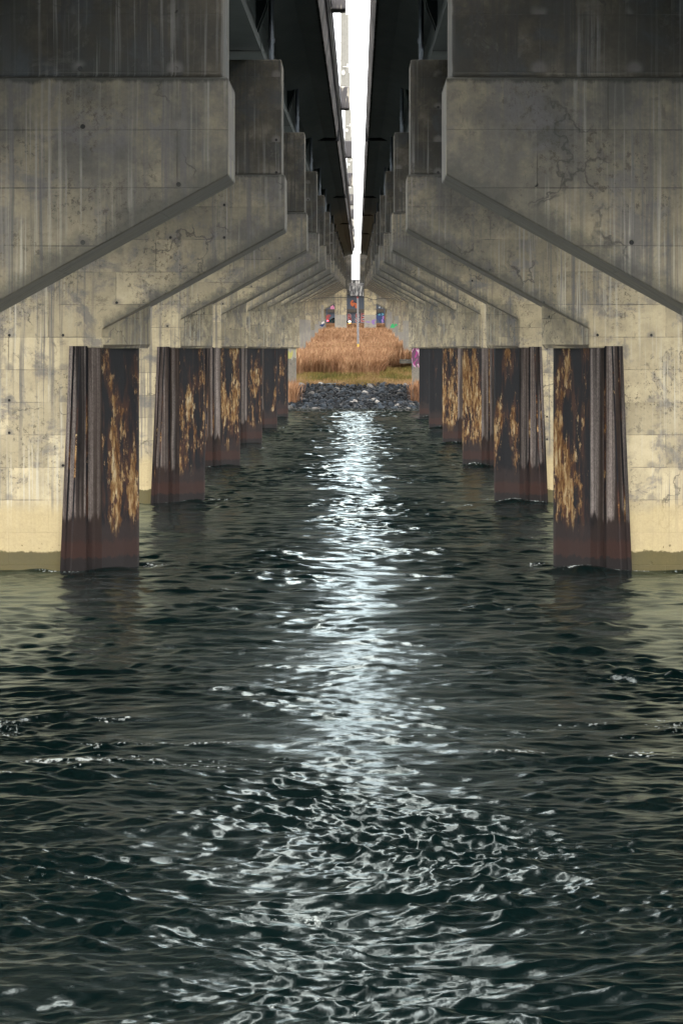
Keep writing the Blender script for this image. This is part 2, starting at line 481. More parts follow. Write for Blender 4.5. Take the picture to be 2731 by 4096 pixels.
def water():
    n = NT('river_water')
    foam = n.attr('foam')
    dist = n.ss(n.y, 20, 130)
    fz = n.noise(n.vec(n.mul(n.x, 1.0), n.mul(n.y, 0.8), 0.0), 3.2, 6, 0.75, 0.6)
    fz2 = n.noise(n.vec(n.mul(n.x, 1.0), n.mul(n.y, 0.35), 0.0), 13.0, 4, 0.7)
    fm = n.ss(n.add(n.add(n.mul(foam, 0.62), n.mul(n.sub(fz, 0.5), 1.3)), n.mul(n.sub(fz2, 0.5), 1.1)), 0.32, 0.54)
    fm = n.mul(fm, n.ss(foam, 0.02, 0.12))
    tur = n.noise(n.vec(n.mul(n.x, 0.15), n.mul(n.y, 0.06), 0.0), 1.0, 3)
    body = n.mix(tur, (0.0004, 0.0026, 0.0028), (0.0010, 0.0048, 0.0046))
    col = n.mix(n.mul(fm, 0.9), body, (0.30, 0.33, 0.32))
    r1 = n.noise(n.vec(n.mul(n.x, 0.5), n.mul(n.y, 1.0), 0.0), 5.5, 3, 0.55, 0.4)
    r2 = n.noise(n.vec(n.x, n.mul(n.y, 1.0), 3.0), 17.0, 2, 0.5, 0.3)
    t = n.t
    bp = t.nodes.new('ShaderNodeBump')
    bp.inputs['Distance'].default_value = 0.03
    n.put(bp.inputs['Strength'], n.ss(n.y, 35, 140, 0.35, 0.3))
    n.put(bp.inputs['Height'], n.add(r1, n.mul(r2, 0.2)))
    df = t.nodes.new('ShaderNodeBsdfDiffuse')
    n.put(df.inputs['Color'], col)
    gl_ = t.nodes.new('ShaderNodeBsdfGlossy')
    gl_.inputs['Color'].default_value = (0.68, 0.785, 0.79, 1)      # the green water takes the warmth out of what it mirrors
    n.put(gl_.inputs['Roughness'], n.ss(n.y, 25, 110, 0.20, 0.13))
    fr = t.nodes.new('ShaderNodeFresnel')
    fr.inputs['IOR'].default_value = 1.33
    mx = t.nodes.new('ShaderNodeMixShader')
    for q in (gl_, fr, df):
        t.links.new(bp.outputs[0], q.inputs['Normal'])
    n.put(mx.inputs[0], n.mul(fr.outputs[0], n.sub(1.0, n.mul(fm, 0.8))))
    t.links.new(df.outputs[0], mx.inputs[1])
    t.links.new(gl_.outputs[0], mx.inputs[2])
    t.links.new(mx.outputs[0], n.out.inputs[0])
    t.nodes.remove(n.b)
    return n.mat


def blades(name, stops):
    n = NT(name)
    t = n.attr('tint')
    c = n.ramp(t, stops)
    n.set(Base_Color=c, Roughness=0.85)
    n.b.inputs['Specular IOR Level'].default_value = 0.15
    return n.mat


def soil():
    n = NT('bank_soil')
    f = n.noise(n.P, 0.8, 6, 0.7)
    g = n.noise(n.P, 9.0, 4, 0.7)
    c = n.ramp(f, [(0.3, (0.07, 0.055, 0.03)), (0.5, (0.12, 0.10, 0.05)), (0.7, (0.17, 0.12, 0.07))])
    c = n.mix(n.mul(g, 0.6), c, (0.05, 0.045, 0.03))
    c = n.mix(n.ss(n.y, 301, 298), c, (0.03, 0.032, 0.034))
    n.bump(g, 0.1)
    return n.set(Base_Color=c, Roughness=0.95)


def rock(name, a, b):
    n = NT(name)
    oi = n.t.nodes.new('ShaderNodeObjectInfo')
    f = n.noise(n.P, 3.5, 5, 0.65)
    c = n.mix(f, a, b)
    k = n.ss(oi.outputs['Random'], 0, 1, 0.35, 1.9)
    n.b.inputs['Specular IOR Level'].default_value = 0.2
    c = n.mix(1.0, c, n.vec(k, k, k), 'MULTIPLY')
    c = n.mix(n.ss(n.z, 0.35, 0.15), c, (0.015, 0.018, 0.016))
    n.bump(n.noise(n.P, 9, 5, 0.7), 0.05)
    return n.set(Base_Color=c, Roughness=0.8)


M = dict(
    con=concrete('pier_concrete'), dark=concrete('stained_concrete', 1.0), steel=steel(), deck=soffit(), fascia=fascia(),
    water=water(), soil=soil(),
    rock=rock('basalt_rock', (0.005, 0.0075, 0.0105), (0.020, 0.026, 0.033)), paler=rock('pale_rock', (0.07, 0.07, 0.07), (0.17, 0.16, 0.15)),
    reed=blades('dry_reed', [(0.0, (0.08, 0.038, 0.020)), (0.4, (0.215, 0.112, 0.060)), (0.75, (0.32, 0.18, 0.098)), (1.0, (0.46, 0.30, 0.175))]),
    grass=blades('bank_grass', [(0.0, (0.045, 0.048, 0.012)), (0.35, (0.125, 0.108, 0.026)), (0.6, (0.19, 0.13, 0.048)), (0.8, (0.16, 0.095, 0.045)), (1.0, (0.30, 0.195, 0.10))]),
    pipe=simple('galvanised_pipe', (0.12, 0.135, 0.16), 0.4, 0.6), duct=simple('dark_duct', (0.008, 0.009, 0.011), 0.6),
    rail=simple('rail_steel', (0.06, 0.06, 0.06), 0.45, 0.5), mast=simple('mast_concrete', (0.085, 0.083, 0.074), 0.8),
    console=None, plate=simple('pale_plate', (0.22, 0.215, 0.2), 0.5), black=simple('black_rubber', (0.012, 0.012, 0.013), 0.7),
    cable=simple('cable_sheath', (0.012, 0.014, 0.014), 0.6), pole=simple('pole_zinc', (0.17, 0.165, 0.17), 0.6), yellow=simple('yellow_paint', (0.55, 0.36, 0.05), 0.6),
    red=simple('red_paint', (0.45, 0.04, 0.03), 0.5), wall=simple('abutment_paint', (0.045, 0.055, 0.075), 0.8), ledge=simple('ledge_concrete', (0.055, 0.045, 0.036), 0.9),
    letter=simple('maroon_spray', (0.20, 0.035, 0.035), 0.7), outline=simple('white_spray', (0.5, 0.48, 0.47), 0.7), shade=simple('navy_spray', (0.01, 0.015, 0.04), 0.7),
    orange=simple('orange_spray', (0.42, 0.10, 0.025), 0.7), pink=simple('pink_spray', (0.42, 0.15, 0.25), 0.7), blue=simple('blue_spray', (0.012, 0.03, 0.10), 0.7),
    cyan=simple('cyan_spray', (0.07, 0.24, 0.32), 0.7), green=simple('green_spray', (0.02, 0.30, 0.10), 0.7), purple=simple('purple_spray', (0.20, 0.12, 0.33), 0.7),
    greyspray=simple('grey_spray', (0.35, 0.38, 0.40), 0.7),
    car=simple('dark_car_paint', (0.012, 0.022, 0.024), 0.25), glass=simple('car_glass', (0.01, 0.012, 0.014), 0.08), road=simple('asphalt', (0.05, 0.05, 0.05), 0.9),
    tarp=simple('blue_tarp', (0.03, 0.10, 0.17), 0.5), bag=simple('white_bag', (0.3, 0.3, 0.29), 0.5),
)
gl = graffiti('yellow_graffiti', [(0.25, 0.235, 0.19), (0.33, 0.31, 0.09), (0.36, 0.34, 0.10), (0.28, 0.265, 0.23)], 2.0, 0.8, 4.9, 6.3)
gr_ = graffiti('magenta_graffiti', [(0.04, 0.04, 0.05), (0.03, 0.20, 0.13), (0.32, 0.02, 0.16), (0.45, 0.42, 0.43), (0.26, 0.015, 0.15), (0.08, 0.03, 0.06)], 5.0, 1.3, 4.3, 6.3)


def stained(name):
    n = NT(name)
    f = n.noise(n.vec(n.mul(n.x, 3.2), n.y, n.mul(n.z, 0.5)), 1.0, 4, 0.6)
    c = n.ramp(f, [(0.50, (0.012, 0.011, 0.013)), (0.57, (0.02, 0.018, 0.018)), (0.60, (0.14, 0.13, 0.11)), (0.75, (0.17, 0.16, 0.135))])
    return n.set(Base_Color=c, Roughness=0.85)


M['console'] = stained('stained_console')
_n = NT('lime_stained_concrete')
_f = _n.noise(_n.vec(_n.mul(_n.x, 2.6), _n.y, _n.mul(_n.z, 0.7)), 1.0, 5, 0.7)
M['duct'].node_tree.nodes['Principled BSDF'].inputs['Specular IOR Level'].default_value = 0.1
M['infill'] = _n.set(Base_Color=_n.ramp(_f, [(0.40, (0.04, 0.042, 0.045)), (0.5, (0.13, 0.13, 0.135)), (0.57, (0.36, 0.355, 0.35)), (0.68, (0.48, 0.475, 0.46))]), Roughness=0.9)


# ------------------------------------------------------------------ piers
ORD = ['nearest', 'second', 'third', 'fourth', 'fifth', 'sixth', 'seventh', 'eighth', 'ninth', 'tenth', 'eleventh', 'twelfth', 'thirteenth', 'fourteenth', 'fifteenth']
HB = 3.11                         # height of the bearing wall
CAPH = 1.48
RUSTS = {-1: [0.5, 0.5, 0.5, 0.62, 0.45, 0.25, 0.3], 1: [0.5, 0.5, 0.5, 0.76, 0.70, 0.1, 0.05]}


def blob(px, py, y, rx, rz, mat, parent, name='graffiti_patch', seed=0, n=22, rough=0.25):
    c = at(px, py, y)
    rr = random.Random(seed)
    ph = [rr.random() * 6.28 for _ in range(4)]
    a = []
    for k in range(n):
        t = 2 * math.pi * k / n
        r = 1 + rough * (math.sin(2 * t + ph[0]) + 0.7 * math.sin(3 * t + ph[1]) + 0.5 * math.sin(5 * t + ph[2]))
        a.append((c[0] + rx * r * math.cos(t), y, c[2] + rz * r * math.sin(t)))
    MB().prism(a, [(p[0], y + 0.008, p[2]) for p in a]).build(name, mat, parent)


def pier(s, i):
    y0 = 44.8 + SP * i
    tb = tipb(y0)
    zt = tb + CAPH
    cz = tb - 2.70
    land = i >= 7
    last = i == 14
    side = 'left' if s < 0 else 'right'
    extra = {0: 'cut by the frame edge, huge streaked hammerhead', 1: 'rust streaked steel foot closest in the water'}.get(i)
    if extra is None:
        extra = ('with grey painted posts before the graffiti' if last else
                 'graffiti covered foot at the waterline rocks' if i == 7 else
                 'grey painted foot among the reeds' if land else
                 'orange rusted steel foot in the river' if (s > 0 and i in (3, 4)) else 'dark steel foot in the river')
    lab = f'{ORD[i]} concrete hammerhead pier of the {side} row, {extra}'
    if i == 0:
        lab = f'nearest concrete pier of the {side} row, huge streaked hammerhead cut by the frame'
    root = empty('bridge_pier', lab, 'pier', (s * 9.1, y0 + T / 2, max(0, ground(y0)) if land else 0), f'piers of the {side} bridge')
    gz = -2.5 if not land else ground(y0) - 1.2
    U = lambda pts, y: [(s * u, y, z) for u, z in pts]
    k = 1.7 if last else 0.0
    if land:
        prof = [(1.65, zt), (1.65, tb - k), (6.55, cz - k), (6.55, gz), (11.65, gz), (11.65, cz - k), (16.55, tb - k), (16.55, zt)]
        if i == 7:
            prof = [(1.65, zt), (1.65, tb), (6.55, cz), (6.55, 6.0), (7.15, 6.0), (7.15, gz), (11.05, gz), (11.05, 6.0), (11.65, 6.0), (11.65, cz), (16.55, tb), (16.55, zt)]
    else:
        prof = [(1.65, zt), (1.65, tb), (6.55, cz), (6.55, 6.0), (7.15, 6.0), (7.15, gz), (11.05, gz), (11.05, 6.0), (11.65, 6.0), (11.65, cz), (16.55, tb), (16.55, zt)]
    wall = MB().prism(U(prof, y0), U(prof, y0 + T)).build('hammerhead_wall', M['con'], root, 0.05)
    wall['tip_height'] = tb - k
    wall['paint_height'] = (ground(y0) + random.uniform(2.2, 4.6)) if (land and i > 7) else -50.0
    # noses left and right of the shaft, running up into the hammerhead
    for mir in (0, 1):
        W = (lambda u: u) if not mir else (lambda u: 18.2 - u)
        nose_b = 6.0 if (not land or i == 7) else gz
        top = cz - k + 0.70
        plan = [(6.9, 0.03), (6.56, 0.03), (6.43, 0.09), (6.33, 0.22), (5.40, 1.12), (5.36, 1.2), (5.40, 1.28), (6.33, 2.18), (6.43, 2.31), (6.56, 2.37), (6.9, 2.37)]
        ins = [(u + 0.07 * (u < 6.6), 1.2 + (v - 1.2) * 0.95) for u, v in plan]
        rings = [[(s * W(u), y0 + v, nose_b) for u, v in ins], [(s * W(u), y0 + v, nose_b + 0.10) for u, v in plan], [(s * W(u), y0 + v, top) for u, v in plan]]
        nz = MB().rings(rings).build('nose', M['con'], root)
        nz['grime'] = random.uniform(0.35, 0.8)
        nz['tip_height'] = 500.0
        nz['paint_height'] = wall['paint_height'] + random.uniform(-0.8, 1.5)
        if i <= 7:
            mat = M['steel'] if i < 7 else (gl if s < 0 else gr_)
            rr = []
            for z, f in ((-2.0, 1.08), (0.0, 1.0), (2.0, 0.66), (4.0, 0.32), (6.06, 0.0)):
                o = 7.46 + 0.25 * f
                pl = [(o, -0.07), (o - 0.10, -0.07), (o - 0.15, -0.035), (o - 0.26, -0.035), (o - 0.31, -0.075), (7.02, -0.07), (6.96, 0.03), (6.86, 0.045), (6.78, 0.02), (6.70, 0.05), (6.60, 0.08), (6.50, 0.20),
                      (6.05, 0.76), (5.72, 1.12), (5.67, 1.2), (5.72, 1.28), (6.05, 1.64), (6.50, 2.2), (6.60, 2.32), (6.86, 2.36), (7.02, 2.47), (o, 2.475)]
                rr.append([(s * W(u), y0 + v, z) for u, v in pl])
            st = MB().rings(rr).build('steel_casing' if i < 7 else 'concrete_column', mat, root)
            if i < 7:
                st['rust'] = RUSTS[s][i]
    if last:
        for mir in (0, 1):
            W = (lambda u: u) if not mir else (lambda u: 18.2 - u)
            po = MB().box(s * W(1.6), s * W(3.72), y0 - 0.05, y0 + T - 0.1, gz, tb - 0.1).build('post', M['con'], root, 0.03)
            po['tip_height'] = 500.0
            po['paint_height'] = ground(y0) + 2.6
    # bearing wall and what stands on it
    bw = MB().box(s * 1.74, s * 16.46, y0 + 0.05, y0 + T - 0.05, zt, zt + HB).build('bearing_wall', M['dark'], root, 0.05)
    for u in (3.9, 9.1, 14.3):
        MB().box(s * (u - 0.4), s * (u + 0.4), y0 + 0.5, y0 + 1.0, zt + HB - 0.01, zt + HB + 0.3).build('bearing', M['black'], root)
    p = MB()
    p.tube([(s * 2.05, y0 + 1.1, zt + HB - 0.2), (s * 2.05, y0 + 1.1, deckz(y0, 8.5))], 0.075, 10)
    p.tube([(s * 2.05, y0 + 1.1, zt + HB + 0.55), (s * 2.05, y0 + 1.1, zt + HB + 0.68)], 0.10, 10)
    p.build('drain_pipe', M['pipe'], root)
    return root


PIERS = {}
for i in range(15):
    for s in (-1, 1):
        PIERS[(s, i)] = pier(s, i)

# little tags of spray paint at the feet of the land piers
blob(1288.5, 1301, PIERS[(-1, 12)].location.y - T / 2 - 0.02, 0.28, 0.26, M['blue'], PIERS[(-1, 12)], seed=1)
blob(1291, 1292, PIERS[(-1, 12)].location.y - T / 2 - 0.02, 0.22, 0.2, M['outline'], PIERS[(-1, 12)], seed=2)
blob(1570, 1304, PIERS[(1, 10)].location.y - T / 2 - 0.02, 0.22, 0.36, M['green'], PIERS[(1, 10)], seed=3)
blob(1583, 1300, PIERS[(1, 10)].location.y - T / 2 - 0.02, 0.12, 0.2, M['green'], PIERS[(1, 10)], seed=4)
blob(1471, 1288, 534.70, 0.5, 0.10, M['purple'], PIERS[(1, 14)], seed=5)
blob(1492, 1287, 534.70, 0.42, 0.30, M['purple'], PIERS[(1, 14)], seed=6, rough=0.4)


# ------------------------------------------------------------------ decks
Y0, Y1 = -150.0, 576.0
SPANS = [44.8 + T / 2 + SP * k for k in range(-5, 15)]
H_B, H_T = 8.45, 9.4


def deck(s):
    side = 'left' if s < 0 else 'right'
    root = empty('bridge_deck', f'long dark concrete bridge deck of the {side} bridge resting on its row of piers', 'bridge deck', (s * 9.1, 50, deckz(50, H_B)))
    sl = MB()
    prof = [(0.83, H_B), (1.5, H_B + 0.02), (2.3, H_B - 0.35), (15.9, H_B - 0.35), (16.7, H_B + 0.02), (17.37, H_B), (17.5, H_T), (0.9, H_T)]
    sl.prism([(s * u, Y0, deckz(Y0, h)) for u, h in prof], [(s * u, Y1, deckz(Y1, h)) for u, h in prof])
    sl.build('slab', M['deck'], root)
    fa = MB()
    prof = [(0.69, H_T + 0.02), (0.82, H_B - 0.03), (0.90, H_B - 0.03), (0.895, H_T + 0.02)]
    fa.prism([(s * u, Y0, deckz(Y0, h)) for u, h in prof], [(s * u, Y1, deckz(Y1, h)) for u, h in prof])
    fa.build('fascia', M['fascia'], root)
    # girders, span by span, with webs set back from the bottom flange
    for k in range(len(SPANS) - 1):
        a, b = SPANS[k] + 0.12, SPANS[k + 1] - 0.12
        if b < 5:
            continue
        zb = lambda y: tipb(y) + CAPH + HB + 0.33
        for u0 in (2.35, 7.3, 12.25):
            g = MB()
            g.beam(u0, u0 + 3.6, a, b, zb, lambda y: zb(y) + 0.28, s)
            g.prism([(s * u, a, z) for u, z in ((u0 + 0.12, zb(a) + 0.28), (u0 + 3.48, zb(a) + 0.28), (u0 + 3.48, deckz(a, H_B - 0.30)), (u0 + 0.12, deckz(a, H_B - 0.30)))],
                    [(s * u, b, z) for u, z in ((u0 + 0.12, zb(b) + 0.28), (u0 + 3.48, zb(b) + 0.28), (u0 + 3.48, deckz(b, H_B - 0.30)), (u0 + 0.12, deckz(b, H_B - 0.30)))])
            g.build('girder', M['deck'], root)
        for yy in (a + 0.3, b - 0.5):   # tapering brackets below the overhang
            br = MB()
            pts = [(2.46, zb(yy) + 0.5), (2.46, deckz(yy, H_B - 0.25)), (2.15, deckz(yy, H_B - 0.25)), (2.2, deckz(yy, H_B - 0.5))]
            br.prism([(s * u, yy, z) for u, z in pts], [(s * u, yy + 0.3, z) for u, z in pts])
            br.build('bracket', M['deck'], root)
    for yy in ((156, 245, 333) if s < 0 else (156, 245, 299, 385)):
        j = MB()
        j.prism([(s * 0.70, yy, deckz(yy, H_B - 0.14)), (s * 0.70, yy, deckz(yy, H_T)), (s * 0.95, yy, deckz(yy, H_T)), (s * 2.5, yy, deckz(yy, H_B - 0.14))],
                [(s * 0.70, yy + 0.5, deckz(yy, H_B - 0.14)), (s * 0.70, yy + 0.5, deckz(yy, H_T)), (s * 0.95, yy + 0.5, deckz(yy, H_T)), (s * 2.5, yy + 0.5, deckz(yy, H_B - 0.14))])
        j.build('expansion_joint', M['duct'], root)
    if s < 0:
        d = MB()
        d.beam(0.53, 0.66, Y0, Y1, lambda y: deckz(y, H_T - 0.02), lambda y: deckz(y, H_T + 0.22), s)
        d.build('cable_duct', M['duct'], root)
        d = MB()
        d.tube([(-0.60, Y0, deckz(Y0, H_T - 0.09)), (-0.60, Y1, deckz(Y1, H_T - 0.09))], 0.035)
        d.tube([(-0.655, Y0, deckz(Y0, H_T - 0.2)), (-0.655, Y1, deckz(Y1, H_T - 0.2))], 0.025)
        d.build('conduit', M['rail'], root)
    root.rotation_euler.z = -0.0005
    return root


deck(-1)
deck(1)

# railway masts standing on consoles outside the left deck edge
for k in range(10):
    y = 95.1 + 50 * k
    zb, zt = deckz(y, 9.3), deckz(y, 10.4)
    root = empty('catenary_mast', f'{ORD[k]} pale railway mast on a stained concrete console beside the left deck edge', 'mast', (-0.4, y, zb), 'railway masts along the gap')
    MB().prism([(-0.07, y, zb), (-0.07, y, zt), (-1.2, y, zt), (-1.2, y, zb)], [(-0.07, y + 1.3, zb + 0.02), (-0.07, y + 1.3, zt), (-1.2, y + 1.3, zt), (-1.2, y + 1.3, zb + 0.02)]).build('console', M['console'], root, 0.05)
    MB().box(-0.56, -0.20, y + 0.45, y + 0.85, zt, zt + 0.08).build('base_plate', M['mast'], root)
    w0, w1 = 0.15, 0.12
    MB().prism([(-0.38 - w0, y + 0.5, zt + 0.08), (-0.38 + w0, y + 0.5, zt + 0.08), (-0.38 + w0, y + 0.8, zt + 0.08), (-0.38 - w0, y + 0.8, zt + 0.08)],
               [(-0.38 - w1, y + 0.52, zt + 8.4), (-0.38 + w1, y + 0.52, zt + 8.4), (-0.38 + w1, y + 0.78, zt + 8.4), (-0.38 - w1, y + 0.78, zt + 8.4)]).build('post', M['mast'], root, 0.02)
    pl = [(-0.38 + 0.085 * math.cos(t), y + 0.47, zt + 0.72 + 0.13 * math.sin(t)) for t in [2 * math.pi * q / 16 for q in range(16)]]
    MB().prism(pl, [(p[0], p[1] + 0.04, p[2]) for p in pl]).build('number_plate', M['plate'], root)
    MB().box(-0.40, -0.14, y + 0.46, y + 0.5, zt + 0.98, zt + 1.03).box(-0.22, -0.14, y + 0.46, y + 0.5, zt + 1.03, zt + 1.16).build('bracket', M['plate'], root)
    a = MB()
    a.tube([(-0.3, y + 0.65, zt + 5.2), (-3.2, y + 0.65, zt + 6.1)], 0.03)
    a.tube([(-0.3, y + 0.65, zt + 6.6), (-3.2, y + 0.65, zt + 6.2)], 0.03)
    a.build('arm', M['pipe'], root)

# ------------------------------------------------------------------ abutment
ab = empty('bridge_abutment', 'dark abutment wall covered in graffiti closing the far end of the bridges', 'abutment', (0, 577, 10.4))
YA = 577.0
MB().box(-18, 18, YA, YA + 3, 9.0, 16.4).build('breast_wall', M['wall'], ab)
for s in (-1, 1):
    MB().box(s * 0.80, s * 18, YA - 0.3, YA + 4, 16.4, deckz(YA, H_B + 0.3)).build('back_wall', M['dark'], ab)
hb = MB().box(-1.2, 1.55, YA - 0.9, YA + 3, 16.2, 18.7).build('infill_block', M['infill'], ab, 0.04)
MB().box(-0.78, 0.78, YA - 0.6, YA + 3, 18.7, 19.35).build('infill_cap', M['infill'], ab, 0.04)
lz = at(0, 1250, YA)[2]
MB().box(-5.5, 5.5, YA - 0.45, YA + 0.2, lz, lz + 0.65).build('ledge', M['ledge'], ab)


def letter(ch, px, py, w, hgt, y):
    for name, mat, off, dy in (('letter_shadow', M['shade'], 0.10, 0.0), ('letter_outline', M['outline'], 0.055, -0.012), ('graffiti_letter', M['letter'], 0.0, -0.024)):
        cu = bpy.data.curves.new(name, 'FONT')
        cu.body = ch
        cu.align_x = 'CENTER'
        cu.align_y = 'CENTER'
        cu.extrude = 0.005
        cu.offset = 0.028 + off * 0.45
        tmp = bpy.data.objects.new('tmp', cu)
        COL.objects.link(tmp)
        dg = bpy.context.evaluated_depsgraph_get()
        me = bpy.data.meshes.new_from_object(tmp.evaluated_get(dg))
        bpy.data.objects.remove(tmp)
        c = at(px, py, y)
        xs = [v.co.x for v in me.vertices]
        ys = [v.co.y for v in me.vertices]
        cx, cy = (max(xs) + min(xs)) / 2, (max(ys) + min(ys)) / 2
        kx, ky = w / 0.58, hgt / 0.76
        sh = 0.06 if name == 'letter_shadow' else 0.0
        for v in me.vertices:
            v.co = Vector((c[0] + (v.co.x - cx) * kx - sh, y + dy - v.co.z, c[2] + (v.co.y - cy) * ky - sh))
        me.name = name
        me.materials.clear()
        me.materials.append(mat)
        o = bpy.data.objects.new(name, me)
        COL.objects.link(o)
        o.parent = ab
        o.matrix_parent_inverse = Matrix.Translation(ab.location).inverted()


YF = YA - 0.03
letter('S', 1429, 1271, 0.98, 1.85, YF)
letter('E', 1450, 1270, 0.85, 1.80, YF)
letter('B', 1398, 1271, 0.80, 1.5, YF)
blob(1410, 1214, YF, 0.42, 0.62, M['orange'], ab, seed=11, rough=0.12)
blob(1422, 1222, YF - 0.02, 0.30, 0.55, M['orange'], ab, seed=12, rough=0.15)
blob(1417, 1208, YF - 0.04, 0.26, 0.22, M['shade'], ab, seed=13, rough=0.45)
blob(1417, 1224, YF - 0.04, 0.10, 0.35, M['shade'], ab, seed=14)
blob(1330, 1231, YF, 0.46, 0.66, M['shade'], ab, seed=15, rough=0.1)
blob(1329, 1230, YF - 0.02, 0.36, 0.55, M['pink'], ab, seed=16, rough=0.12)
blob(1522, 1273, YF, 0.75, 0.95, M['blue'], ab, seed=17, rough=0.16)
blob(1524, 1257, YF - 0.02, 0.42, 0.28, M['cyan'], ab, seed=18, rough=0.3)
blob(1524, 1257, YF - 0.04, 0.24, 0.14, M['blue'], ab, seed=19, rough=0.2)
blob(1530, 1279, YF - 0.02, 0.20, 0.55, M['purple'], ab, seed=20, rough=0.4)
blob(1527, 1228, YF, 0.42, 0.36, M['greyspray'], ab, seed=21, rough=0.3)
blob(1525, 1229, YF - 0.02, 0.26, 0.2, M['wall'], ab, seed=22, rough=0.2)
blob(1311, 1268, YF, 0.5, 0.45, M['letter'], ab, seed=23)
blob(1541, 1272, YF, 0.35, 0.5, M['letter'], ab, seed=24)

# ------------------------------------------------------------------ parked car on the crest
car = empty('parked_car', 'dark parked car half hidden behind the left post below the graffiti wall', 'car', (-3.15, 563, 10.35))
X0, YC, ZC = -5.42, 562.2, 10.40
prof = [(0.05, 0.32), (0.0, 0.62), (0.12, 0.95), (0.55, 1.02), (1.05, 1.42), (2.35, 1.47), (3.15, 1.03), (4.05, 0.90), (4.42, 0.70), (4.45, 0.35), (4.2, 0.24), (0.3, 0.24)]
MB().prism([(X0 + a, YC, ZC + b) for a, b in prof], [(X0 + a, YC + 1.72, ZC + b) for a, b in prof]).build('body', M['car'], car, 0.06)
for q in ([(0.72, 1.0), (1.12, 1.36), (1.62, 1.38), (1.62, 1.0)], [(1.70, 1.0), (1.70, 1.38), (2.30, 1.38), (2.86, 1.0)]):
    MB().prism([(X0 + a, YC - 0.012, ZC + b) for a, b in q], [(X0 + a, YC + 0.02, ZC + b) for a, b in q]).build('window', M['glass'], car)
for wx in (0.85, 3.55):
    for wy in (YC - 0.02, YC + 1.52):
        c = [(X0 + wx + 0.32 * math.cos(t), 0, ZC + 0.31 + 0.32 * math.sin(t)) for t in [2 * math.pi * q / 20 for q in range(20)]]
        w = MB().prism([(p[0], wy, p[2]) for p in c], [(p[0], wy + 0.22, p[2]) for p in c]).build('wheel', M['black'], car)
        c = [(X0 + wx + 0.19 * math.cos(t), 0, ZC + 0.31 + 0.19 * math.sin(t)) for t in [2 * math.pi * q / 14 for q in range(14)]]
        rm = MB().prism([(p[0], wy - 0.012, p[2]) for p in c], [(p[0], wy + 0.05, p[2]) for p in c]).build('rim', M['rail'], car)
        rm.parent = w
        rm.matrix_parent_inverse = Matrix.Translation(car.location).inverted()


def lamp(name, col, st):
    n = NT(name)
    return n.set(Base_Color=col, Emission_Color=col, Emission_Strength=st)


MB().box(X0 - 0.03, X0 + 0.25, YC - 0.03, YC + 0.3, ZC + 0.76, ZC + 0.92).build('tail_light', lamp('tail_lens', (0.9, 0.03, 0.05), 2.0), car, 0.02)
MB().box(X0 + 4.12, X0 + 4.44, YC - 0.03, YC + 0.3, ZC + 0.58, ZC + 0.80).build('headlight', lamp('head_lens', (0.85, 0.9, 0.9), 1.5), car, 0.02)
MB().box(X0 + 4.14, X0 + 4.46, YC - 0.03, YC + 0.2, ZC + 0.36, ZC + 0.46).build('indicator', lamp('amber_lens', (0.95, 0.4, 0.03), 2.0), car, 0.02)

# ------------------------------------------------------------------ pole, cable, footing
YP = 323.6
top = at(1430.2, 1189, YP)
bot = at(1432.3, 1450, YP)
pr = empty('utility_pole', 'slim grey pole with a yellow band standing in the reeds between the bridges', 'pole', (bot[0], YP, ground(YP)))


def lerp(z):
    f = (z - bot[2]) / (top[2] - bot[2])
    return (bot[0] + f * (top[0] - bot[0]), YP, z)


MB().tube([lerp(ground(YP) - 0.5), lerp(6.0), lerp(top[2])], [0.125, 0.115, 0.10], 12).build('shaft', M['pole'], pr, smooth=True)
MB().tube([lerp(6.14), lerp(6.47)], 0.128, 12).build('yellow_band', M['yellow'], pr)
MB().tube([lerp(6.02), lerp(6.09)], 0.124, 12).build('red_band', M['red'], pr)
MB().tube([lerp(top[2] - 0.12), lerp(top[2] + 0.05)], 0.115, 12).build('pole_cap', M['red'], pr)
cp = [(1250, 1194), (1290, 1191.5), (1340, 1190.5), (1390, 1190), (1430, 1190), (1468, 1190), (1476, 1193), (1484, 1198), (1494, 1199.5), (1506, 1198), (1515, 1193.5), (1530, 1193.5), (1560, 1195), (1597, 1196.5)]
cab = MB().tube([at(a, b, YP - 0.35) for a, b in cp], 0.035, 6).build('cable', M['cable'], smooth=True)
tag(cab, 'thin black cable slung across the gap from pier to pier past the pole', 'cable')
f0, f1 = at(1598, 1437.5, 319), at(1655, 1437.5, 319)
ft = MB().box(f0[0], f1[0] + 0.5, 319, 323, f0[2] - 0.45, f0[2]).build('concrete_footing', M['dark'], None, 0.03)
ft['tip_height'] = 500.0
ft['paint_height'] = -50.0
tag(ft, 'low concrete footing slab sticking out of the reeds by the ninth right pier', 'footing')

# ------------------------------------------------------------------ land
xs = np.concatenate([np.linspace(-400, -20, 14), np.linspace(-18, 18, 73), np.linspace(20, 400, 14)])
ys = np.concatenate([np.linspace(200, 278, 10), np.linspace(279, 330, 103), np.linspace(332, 560, 80), np.linspace(570, 1500, 12)])
X, Y = np.meshgrid(xs, ys)
Z = np.interp(Y, [p[0] for p in GP], [p[1] for p in GP])
Z = Z + 0.10 * np.sin(X * 1.1 + Y * 0.5) * np.sin(Y * 0.7 - X * 0.3) * (Y > 281) * (Y < 545) + 0.05 * np.sin(X * 3.1) * np.sin(Y * 2.3) * (Y > 284) * (Y < 545)
nx, ny = len(xs), len(ys)
idx = np.arange(nx * ny).reshape(ny, nx)
F = np.stack([idx[:-1, :-1], idx[:-1, 1:], idx[1:, 1:], idx[1:, :-1]], -1).reshape(-1, 4)
g = np_mesh('ground', np.stack([X, Y, Z], -1).reshape(-1, 3), F, M['soil'], smooth=True)
g['kind'] = 'structure'
rd = MB().box(-60, 60, 555, 572, 10.0, 10.395).build('road', M['road'])
rd['kind'] = 'structure'


